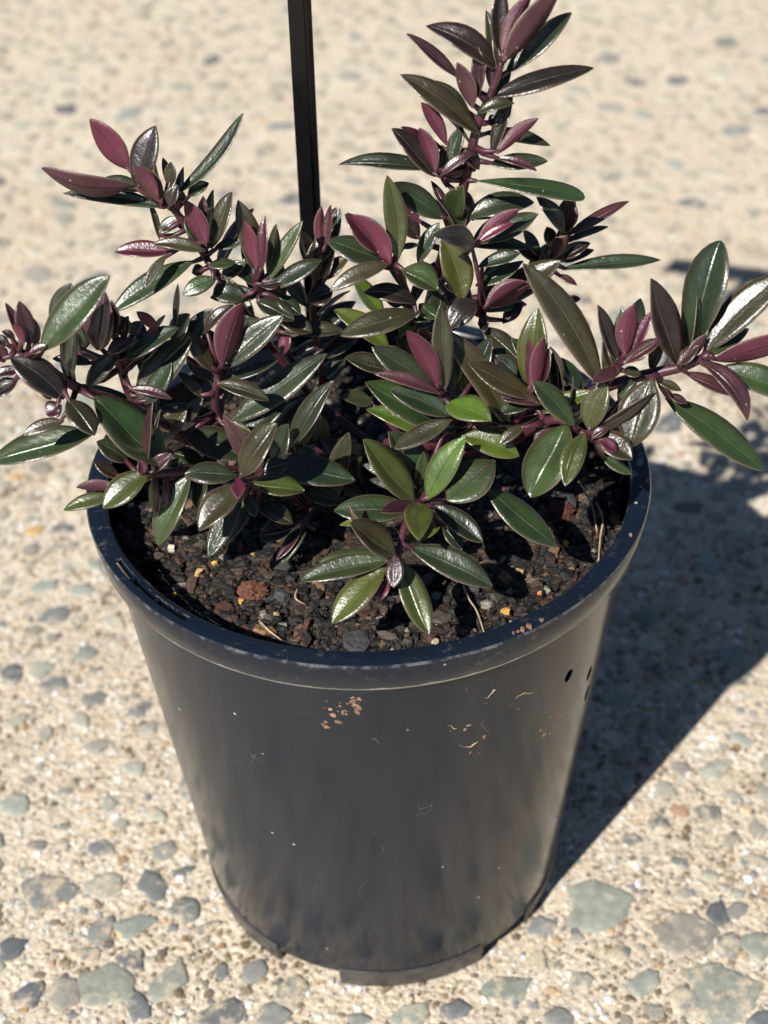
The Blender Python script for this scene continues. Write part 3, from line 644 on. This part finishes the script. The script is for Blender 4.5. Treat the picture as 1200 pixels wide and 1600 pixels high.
shoot('F', -.042, [(800, 690, -.022, 2.2), (835, 668, -.032, 2.0), (870, 655, -.038, 1.8), (903, 672, -.042, 1.5), (930, 690, -.047, 1.1)], [
 (345, 825, 182, 1135, 196, 'g', dict(y=4, d=14)), (375, 832, 200, 643, 104, 'g', dict(y=6)), (435, 852, 512, 655, 118, 'y', dict(y=4)), (420, 862, 335, 1090, 104, 'y', dict(y=9, d=14)), (460, 868, 622, 975, 112, 'O', dict(y=2, d=10)), (480, 890, 556, 942, 62, 'P', dict(y=8)), (440, 892, 520, 842, 50, 'R', dict(y=6)),
 (490, 965, 616, 1040, 54, 'g', dict(y=-2)), (220, 780, 455, 688, 76, 'Y', dict(y=-6)), (165, 830, 55, 912, 54, 'O', dict(y=6)), (330, 800, 200, 900, 70, 'K', dict(y=-10)), (520, 830, 590, 760, 70, 'g', dict(y=-8)), (200, 720, 60, 780, 80, 'G', dict(y=-10)), (560, 730, 640, 640, 70, 'G', dict(y=-8)), (120, 820, 0, 780, 90, 'G', dict(y=-8))])
# low shoots at the front
shoot('E', -.052, [(600, 705, .0, 2.0), (640, 740, -.03, 1.7), (652, 782, -.052, 1.4)], [
 (595, 442, 402, 208, 118, 'y', dict(y=5)), (640, 435, 782, 198, 112, 'Y', dict(y=4)), (590, 470, 292, 475, 112, 'g', dict(y=1)), (602, 452, 468, 478, 54, 'K', dict(y=10, d=8)), (610, 445, 612, 582, 112, 'y', dict(y=8, d=22)), (630, 405, 500, 178, 140, 'G', dict(y=-6)), (735, 132, 518, 245, 76, 'O', dict(y=-2)),
 (690, 535, 560, 598, 56, 'Y', dict(y=-4)), (700, 530, 772, 622, 64, 'G', dict(y=-6)), (540, 500, 312, 530, 44, 'Y', dict(y=-5)), (660, 455, 852, 595, 88, 'G', dict(y=2)), (895, 285, 718, 440, 158, 'g', dict(y=4, d=10)), (865, 390, 1128, 612, 116, 'g', dict(y=-2, d=12)), (770, 195, 988, 270, 106, 'Y', dict(y=-4)), (640, 400, 560, 260, 80, 'K', dict(y=-10)), (590, 560, 500, 560, 60, 'G', dict(y=-6))])
shoot('E', -.070, [(652, 782, -.052, 1.4), (632, 825, -.062, 1.5), (622, 868, -.070, 1.3), (614, 890, -.073, .9)], [
 (525, 645, 352, 518, 114, 'O', dict(y=6)), (500, 660, 168, 738, 96, 'g', dict(y=3)), (480, 635, 238, 665, 66, 'g', dict(y=-4)), (485, 690, 284, 898, 112, 'y', dict(y=5)), (540, 660, 648, 942, 108, 'y', dict(y=4)), (522, 640, 515, 765, 70, 'K', dict(y=9, d=8)), (495, 730, 465, 812, 48, 'P', dict(y=6)), (575, 612, 888, 760, 118, 'G', dict(y=-2)), (550, 570, 440, 560, 50, 'B', dict(y=-3))])
# interior low shoots, centre left
shoot('E', -.03, [(560, 705, .005, 1.8), (505, 770, -.02, 1.5), (480, 800, -.03, 1.1)], [
 (170, 520, -10, 448, 56, 'y', dict(y=4)), (165, 520, 22, 562, 48, 'K', dict(y=7)), (190, 530, 95, 672, 62, 'g', dict(y=4)), (175, 535, 75, 662, 34, 'K', dict(y=6)), (40, 290, 372, 362, 124, 'G', dict(y=4)), (180, 410, 322, 445, 76, 'G', dict(y=-2)), (150, 500, 20, 590, 90, 'O', dict(y=0)), (200, 480, 60, 420, 80, 'O', dict(y=-4)), (120, 250, 285, -15, 80, 'G', dict(y=-6)), (150, 260, 250, 60, 70, 'y', dict(y=-9)), (60, 300, 120, 150, 80, 'G', dict(y=-3)), (330, 300, 240, 200, 70, 'B', dict(y=-12)), (250, 330, 150, 230, 80, 'G', dict(y=-5)), (270, 460, 330, 280, 70, 'y', dict(y=-4)), (300, 420, 350, 180, 80, 'O', dict(y=-8)), (380, 350, 340, 200, 70, 'y', dict(y=-9)), (250, 250, 230, 110, 80, 'O', dict(y=-14)), (420, 420, 310, 330, 90, 'G', dict(y=-6))])
# left half
shoot('C', -.012, [(560, 700, .01, 2.2), (430, 700, -.002, 2.0), (345, 655, -.010, 1.8), (340, 590, -.012, 1.4), (346, 570, -.012, 1.1)], [
 (905, 345, 982, 85, 114, 'P', dict(u=1, y=6)), (915, 355, 1158, 138, 116, 'G', dict(y=2)), (872, 365, 770, 208, 80, 'O', dict(y=4)), (830, 215, 952, 92, 48, 'B', dict(b=.12, y=-3)), (880, 415, 1097, 482, 70, 'O', dict(y=8, b=.06)), (905, 400, 1132, 322, 54, 'G', dict(y=-3)),
 (720, 300, 868, 110, 84, 'G', dict(y=-4)), (830, 475, 725, 368, 46, 'O', dict(y=4)), (930, 580, 1336, 295, 124, 'G', dict(y=-2)), (980, 640, 1170, 490, 90, 'G', dict(y=2)), (890, 570, 1030, 620, 44, 'y', dict(y=6)), (880, 300, 830, 190, 70, 'G', dict(y=-8)), (760, 575, 826, 468, 54, 'G', dict(y=5)),
 (645, 665, 762, 518, 96, 'O', dict(y=10)), (745, 615, 1008, 720, 138, 'G', dict(y=6)), (680, 690, 835, 740, 76, 'G', dict(y=2)), (1120, 620, 1240, 480, 80, 'G', dict(y=-8)), (1080, 700, 1290, 460, 110, 'G', dict(y=-3)), (870, 400, 760, 320, 60, 'B', dict(y=-8)), (900, 500, 960, 420, 60, 'G', dict(y=-9))])
shoot('C', -.02, [(470, 705, .0, 2.0), (300, 690, -.012, 2.0), (215, 630, -.018, 2.0), (190, 580, -.02, 1.7), (182, 560, -.02, 1.2)], [
 (510, 315, 724, 183, 80, 'G', dict(y=5)), (645, 200, 556, 122, 48, 'P', dict(u=1, y=2)), (712, 190, 726, 8, 28, 'B', dict(y=-6)), (435, 290, 548, 240, 62, 'R', dict(y=8, b=.1)), (555, 480, 782, 225, 150, 'G', dict(y=4)), (590, 500, 700, 330, 90, 'G', dict(y=7)), (525, 438, 702, 478, 44, 'R', dict(y=10, b=.07)), (400, 280, 425, 45, 150, 'K', dict(y=0)), (470, 250, 455, 75, 66, 'K', dict(y=2)),
 (500, 240, 520, 140, 46, 'B', dict(y=3)), (380, 335, 212, 312, 50, 'G', dict(y=4)), (350, 435, 488, 288, 78, 'G', dict(y=9)), (560, 220, 470, 135, 44, 'B', dict(y=-3)), (330, 290, 320, 110, 110, 'G', dict(y=-6)), (300, 300, 260, 150, 90, 'G', dict(y=-8)), (560, 330, 640, 220, 90, 'G', dict(y=-4)), (700, 250, 770, 130, 80, 'G', dict(y=-9)), (600, 210, 520, 180, 60, 'B', dict(y=-10)), (650, 390, 560, 330, 60, 'G', dict(y=-4))])
# long purple branch reaching out to the far left
shoot('C', -.036, [(300, 690, -.012, 2.0), (215, 640, -.022, 2.0), (120, 605, -.032, 2.0), (70, 572, -.036, 1.8), (25, 545, -.036, 1.3)], [
 (165, 285, 444, -25, 142, 'g', dict(y=6)), (215, 200, 292, 5, 96, 'G', dict(y=-5)), (92, 255, 22, 85, 44, 'K', dict(y=1)), (125, 262, 78, 78, 80, 'K', dict(y=2)), (98, 260, 58, 168, 38, 'P', dict(u=1, y=6)), (150, 265, 110, 130, 60, 'K', dict(y=0)), (62, 235, 8, 200, 34, 'B', dict(y=2)), (40, 260, -30, 230, 50, 'B', dict(y=3)), (20, 330, -20, 260, 60, 'R', dict(y=4)), (70, 400, -40, 470, 70, 'B', dict(y=2)), (80, 360, -20, 380, 50, 'K', dict(y=1)),
 (262, 478, 45, 308, 136, 'B', dict(y=10)), (275, 480, 388, 624, 112, 'O', dict(y=14, d=10)), (250, 500, 190, 545, 80, 'K', dict(y=14)), (385, 470, 668, 748, 196, 'g', dict(y=8, d=10)), (385, 618, -40, 738, 132, 'g', dict(y=2, d=4, b=.04)), (262, 568, 92, 625, 60, 'O', dict(y=10, b=.06)), (210, 480, 160, 430, 40, 'K', dict(y=4)), (120, 290, 190, 260, 40, 'R', dict(y=8))])
shoot('C', -.048, [(480, 710, -.01, 2.0), (420, 745, -.035, 1.8), (376, 752, -.048, 1.3)], [
 (978, 795, 1122, 576, 116, 'O', dict(y=4)), (985, 830, 808, 1014, 122, 'O', dict(y=8, d=12)), (968, 805, 972, 884, 58, 'P', dict(y=14, d=8)), (965, 792, 752, 780, 96, 'G', dict(y=2)), (1015, 822, 1242, 852, 94, 'y', dict(y=3)), (985, 885, 852, 1122, 92, 'G', dict(y=0, d=14)), (1020, 880, 915, 1065, 88, 'G', dict(y=-5)), (1060, 780, 1180, 740, 80, 'G', dict(y=-6)), (1040, 900, 1195, 985, 80, 'O', dict(y=-6)), (1000, 860, 1040, 960, 60, 'G', dict(y=-3))])
shoot('C', -.05, [(420, 735, -.02, 1.9), (300, 735, -.042, 1.8), (235, 742, -.05, 1.4), (215, 740, -.052, 1.0)], [
 (605, 775, 418, 922, 116, 'y', dict(y=6, d=8)), (480, 835, 312, 835, 50, 'P', dict(u=1, y=-1)), (480, 870, 256, 928, 64, 'y', dict(y=-3)), (585, 785, 570, 728, 48, 'P', dict(y=8)), (490, 800, 385, 735, 54, 'B', dict(y=-2)), (775, 790, 640, 1078, 118, 'g', dict(y=0, d=10)), (640, 955, 618, 815, 48, 'Y', dict(y=4)), (680, 995, 668, 905, 46, 'Y', dict(y=4)), (525, 735, 395, 650, 92, 'G', dict(y=-5)), (620, 780, 700, 700, 60, 'R', dict(y=2)), (830, 800, 800, 920, 70, 'G', dict(y=-4)), (690, 810, 740, 720, 70, 'G', dict(y=-6))])
# upper left shoots
shoot('B', .02, [(575, 690, .03, 1.9), (480, 610, .04, 1.7), (385, 490, .03, 1.6), (330, 415, .021, 1.5), (278, 335, .02, 1.5), (255, 318, .02, 1.0)], [
 (605, 315, 422, 76, 124, 'P', dict(u=1, y=-4)), (630, 385, 196, 306, 104, 'R', dict(b=.13, y=4, u=1)), (680, 415, 480, 355, 70, 'G', dict(y=-3)), (640, 405, 726, 108, 134, 'B', dict(y=2)), (760, 475, 632, 296, 96, 'R', dict(y=8, u=1)), (745, 440, 645, 300, 50, 'P', dict(y=10, u=1)), (792, 395, 762, 258, 44, 'R', dict(y=0)), (800, 395, 800, 278, 60, 'O', dict(y=3)), (825, 430, 1142, 52, 64, 'G', dict(b=-.05, y=-2)), (880, 440, 978, 376, 62, 'G', dict(y=-4)), (765, 492, 296, 428, 80, 'G', dict(y=-2)),
 (795, 490, 830, 385, 66, 'B', dict(y=9)), (968, 675, 868, 458, 96, 'P', dict(u=1, y=8)), (930, 650, 868, 540, 70, 'g', dict(y=4)), (960, 575, 953, 438, 54, 'K', {}), (988, 685, 1082, 418, 88, 'O', dict(y=2)), (965, 697, 716, 660, 66, 'O', dict(y=10, b=.06)), (800, 700, 538, 698, 86, 'P', dict(y=2)), (748, 645, 698, 462, 34, 'O', dict(y=-2)), (745, 612, 838, 540, 66, 'g', dict(y=1)), (782, 712, 680, 872, 50, 'O', dict(y=6)), (910, 742, 516, 985, 110, 'g', dict(y=0)), (1005, 682, 1130, 658, 54, 'G', {}),
 (975, 765, 1105, 748, 54, 'g', dict(y=6)), (1015, 825, 858, 900, 86, 'g', dict(y=6)), (1035, 830, 1152, 748, 74, 'G', dict(y=3)), (985, 915, 1210, 905, 96, 'G', dict(y=4)), (870, 600, 820, 520, 60, 'B', dict(y=-2)), (900, 800, 960, 780, 60, 'G', dict(y=-4)), (840, 470, 860, 420, 50, 'g', dict(y=4))])
shoot('G', .018, [(475, 600, .038, 1.5), (425, 500, .024, 1.4), (398, 440, .018, 1.2)], [
 (398, 425, 372, 312, 38, 'O', {}), (402, 422, 383, 345, 24, 'P', dict(u=1, y=4)), (408, 425, 412, 338, 18, 'P', dict(y=5)), (418, 440, 473, 345, 26, 'g', dict(y=3)), (425, 450, 502, 405, 30, 'G', dict(y=5)), (420, 440, 432, 350, 22, 'O', dict(y=-3)), (405, 445, 440, 440, 28, 'B', dict(y=4)), (385, 465, 332, 458, 34, 'G', dict(y=2)), (400, 470, 460, 500, 34, 'G', dict(y=4)), (430, 490, 488, 520, 34, 'O', dict(y=2)), (440, 520, 540, 516, 24, 'O', {}), (430, 460, 470, 492, 26, 'G', {}), (410, 500, 350, 520, 30, 'G', dict(y=-4)), (445, 470, 420, 380, 26, 'B', dict(y=-6)), (455, 555, 520, 530, 26, 'B', dict(y=-6)), (440, 555, 452, 520, 20, 'P', dict(y=2))])
shoot('G', .03, [(505, 600, .026, 1.8), (490, 500, .03, 1.6), (492, 440, .03, 1.2), (500, 395, .03, .9)], [
 (503, 390, 502, 322, 19, 'P', dict(u=1)), (508, 388, 517, 320, 15, 'R', {}), (492, 440, 493, 375, 28, 'O', {}), (500, 450, 520, 385, 26, 'B', dict(y=-2)), (482, 470, 520, 455, 40, 'B', dict(y=5)), (480, 480, 440, 420, 26, 'O', dict(y=-4)), (490, 520, 555, 470, 30, 'G', dict(y=-4)), (500, 440, 545, 400, 24, 'O', dict(y=-3)), (488, 420, 470, 360, 24, 'B', dict(y=-5)), (500, 560, 560, 525, 30, 'B', dict(y=-4)), (495, 600, 540, 560, 30, 'G', {})])

shrub = empty('shrub', (.0, .015, SZ)); tag(shrub, 'bushy shrub with glossy dark green leaves and maroon shoot tips growing in the pot', 'shrub')
S0 = np.array(shrub.location)
def make_leaf(b, t, n, wd, bend, fold, m, kind, parent, ploc, seed):
    r = random.Random(seed)
    ax = t-b; Ln = np.linalg.norm(ax); ax = ax/Ln; side = np.cross(n, ax)
    NT_, NS = 14, 3
    e1 = .86*m/.5; e2 = .86*(1-m)/.5
    mx = (m**e1)*((1-m)**e2) if True else 1
    tt = np.linspace(0, 1, NT_+1); tt = .5-.5*np.cos(tt*math.pi*.98+.03*math.pi*(1-tt)); tt = (tt-tt[0])/(tt[-1]-tt[0])
    pk = e1/(e1+e2); norm_ = pk**e1*(1-pk)**e2
    wob = r.uniform(-.05, .05); tw = r.uniform(-.25, .25); curl = r.uniform(-.03, .06)
    top, uv = [], []
    for i, q in enumerate(tt):
        ww = wd*.5*max((q**e1)*((1-q)**e2)/norm_, .07*(1-q)**.5)
        cen = ax*(q*Ln) + n*(bend*Ln*4*q*(1-q)) + side*(wob*Ln*math.sin(q*math.pi)) - n*(curl*Ln*max(0, q-.6)**2*4)
        a = tw*(q-.4); s2 = side*math.cos(a)+n*math.sin(a); n2 = n*math.cos(a)-side*math.sin(a)
        for j in range(-NS, NS+1):
            s = j/NS
            lift = abs(s)*math.sin(fold)*ww - (s*s)*ww*.18 + (.012*wd*math.sin(q*9+seed+s*2))
            top.append(cen + s2*(s*ww*math.cos(fold)) + n2*lift); uv.append((q, .5+.5*s))
    mcol = 2*NS+1; K_ = len(top)
    th = .00045
    vv = top + [p - n*th*(1 if 0 < (k % mcol) < mcol-1 else .55) for k, p in enumerate(top)]
    ff, mi = [], []
    for i in range(NT_):
        for j in range(mcol-1):
            a = i*mcol+j; f = (a, a+1, a+mcol+1, a+mcol)
            ff.append(f[::-1]); mi.append(0)
            ff.append(tuple(x+K_ for x in f)); mi.append(1)
        for j in (0, mcol-1):
            a = i*mcol+j; f = (a, a+mcol, a+mcol+K_, a+K_)
            ff.append(f[::-1] if j == 0 else f); mi.append(0)
    j = r.uniform(.82, 1.2); jr = r.uniform(.85, 1.2); c = KIND[kind]
    LEAVES.append((Ln*wd, b-ploc, vv, ff, uv+uv, mi, (c[0]*j*jr, c[1]*j, c[2]*j, 1), parent))
LEAVES = []
def leaf_mesh(name, vv, ff, uv, mi, cols, parent, loc):
    o = mesh_obj(name, vv, ff, None, parent, loc=loc, uv=uv, mats=[MLU, MLD], midx=mi)
    a = o.data.color_attributes.new('tint', 'FLOAT_COLOR', 'POINT')
    a.data.foreach_set('color', np.asarray(cols, np.float32).ravel())
    return o
UP = np.array([0, 0, 1.])
count = 0
for si, (zone, Y, stem, leaves) in enumerate(SHOOTS):
    ox, oy, sc = ZONES[zone]
    P = [at(u, v, y_) for u, v, y_, _ in stem]; Rd = [r*.00085 for *_, r in stem]
    P[0] = P[0]*1.0
    pts = smooth_path(P, 6); rads = np.interp(np.linspace(0, len(P)-1, len(pts)), range(len(P)), Rd)
    if stem[0][1] > 660 and 540 < stem[0][0] < 650:                    # rooted in the mix
        root = np.array([pts[0][0]*.6, .012+pts[0][1]*.3, SZ-.006]); pts = [root] + list(pts); rads = np.concatenate([[rads[0]*1.2], rads])
    sv, sf = tube([p-S0 for p in pts], list(rads), 8)
    PA = np.array(pts)
    todo = []
    for li, (bx, by, tx, ty, wd, kind, op) in enumerate(leaves):
        bu, bv, tu, tv = ox+bx/sc, oy+by/sc, ox+tx/sc, oy+ty/sc
        Yb = Y - op.get('y', 0)*.001*.8
        # stems deepen or near along the shoot: start each leaf from the depth of the stem beside it
        su = [(600+FPX*((p-CAM) @ right)/((p-CAM) @ fwd), 800-FPX*((p-CAM) @ up)/((p-CAM) @ fwd)) for p in pts]
        near_i = min(range(len(pts)), key=lambda i: (su[i][0]-bu)**2+(su[i][1]-bv)**2)
        dpx = math.hypot(su[near_i][0]-bu, su[near_i][1]-bv)
        Yb = .5*Yb + .5*(pts[near_i][1] - op.get('y', 0)*.001*.8)
        b = at(bu, bv, Yb); depth = (b-CAM) @ fwd
        lp = math.hypot(tu-bu, tv-bv); dv = (tv-bv)/lp; lm = lp/FPX*depth
        dy = lm*((.75 if dv > 0 else .30)*dv)
        if 'd' in op: dy = op['d']*.001
        t = at(tu, tv, Yb-dy)
        a = nrm(t-b); camd = nrm(CAM-b)
        f0 = nrm(camd - a*(camd @ a)); n0 = -f0 if op.get('u') else f0
        nn = UP - a*(UP @ a); rr = random.Random(si*100+li)
        ang = 0
        if np.linalg.norm(nn) > .2:
            nn = nrm(nn); ang = math.atan2(np.cross(n0, nn) @ a, n0 @ nn)
            ang = max(-.55, min(.55, ang))
        ang += rr.uniform(-.3, .3)
        if 'r' in op: ang = math.radians(op['r'])
        n_ = n0*math.cos(ang) + np.cross(a, n0)*math.sin(ang)
        fold = op.get('f', .5 if kind in 'PRK' else .42) + rr.uniform(-.2, .16)
        wt = wd/sc/FPX*depth/max(.6, math.cos(ang))/math.cos(fold)*.95
        bend = op.get('b', rr.uniform(-.01, .05))
        if op.get('u') and 'b' in op: bend = -bend
        todo.append((b, t, n_, wt, bend, fold, op.get('m', .51), kind, si*100+li))
        # stalk back to the stem
        i = int(np.argmin(((PA-b)**2).sum(1))); q = PA[i]; dist = np.linalg.norm(q-b)
        if dist > .0008:
            mid = .5*(q+b) - UP*dist*.05
            v2, f2 = tube([q-S0, mid-S0, b+a*.0015-S0], [min(.0012, rads[i]*.9), .0010, .0006], 6)
            k0 = len(sv); sv = list(sv)+list(v2); sf = list(sf)+[tuple(x+k0 for x in f) for f in f2]
    rf = random.Random(900+si); nf = len(pts)
    for q in range(5 if len(leaves) > 9 else 2):
        i = rf.randint(int(nf*.35), nf-2); p0 = np.array(pts[i]); d0 = nrm(np.array(pts[i+1])-p0)
        th_ = rf.uniform(0, 6.28); e1_ = nrm(np.cross(d0, [.2, .9, .3])); e2_ = np.cross(d0, e1_)
        a_ = nrm(.55*d0 + math.cos(th_)*e1_ + math.sin(th_)*e2_ + .25*UP)
        if a_[1] < -.1: a_[1] *= -.6; a_ = nrm(a_)                     # the near side is already leafy
        ln = rf.uniform(.014, .026); tip = p0+a_*ln
        if tip[2] < SZ+.006: tip[2] = SZ+.006+rf.uniform(0, .006); a_ = nrm(tip-p0)
        n_ = nrm(d0+.4*UP - a_*((d0+.4*UP) @ a_))
        todo.append((p0, tip, n_, ln*rf.uniform(.24, .32), rf.uniform(-.02, .08), .4, .5, rf.choice('GGOBRgG'), 5000+si*50+q))
    br = mesh_obj('branch', sv, sf, MSTEM, shrub)
    for T_ in todo:
        make_leaf(*T_[:8], br, S0, T_[8]); count += 1
LEAVES.sort(key=lambda l: -l[0])
for _, loc, vv, ff, uv, mi, c, parent in LEAVES[:300]:
    leaf_mesh('leaf', vv, ff, uv, mi, [c]*len(vv), parent, loc)
av, af, au, am, ac = [], [], [], [], []                                # the smallest, mostly deep inside, as one part
for _, loc, vv, ff, uv, mi, c, parent in LEAVES[300:]:
    k0 = len(av); av += [v+loc for v in vv]; af += [tuple(x+k0 for x in f) for f in ff]; au += uv; am += mi; ac += [c]*len(vv)
o = leaf_mesh('small_leaves', av, af, au, am, ac, shrub, (0, 0, 0)); o['kind'] = 'stuff'
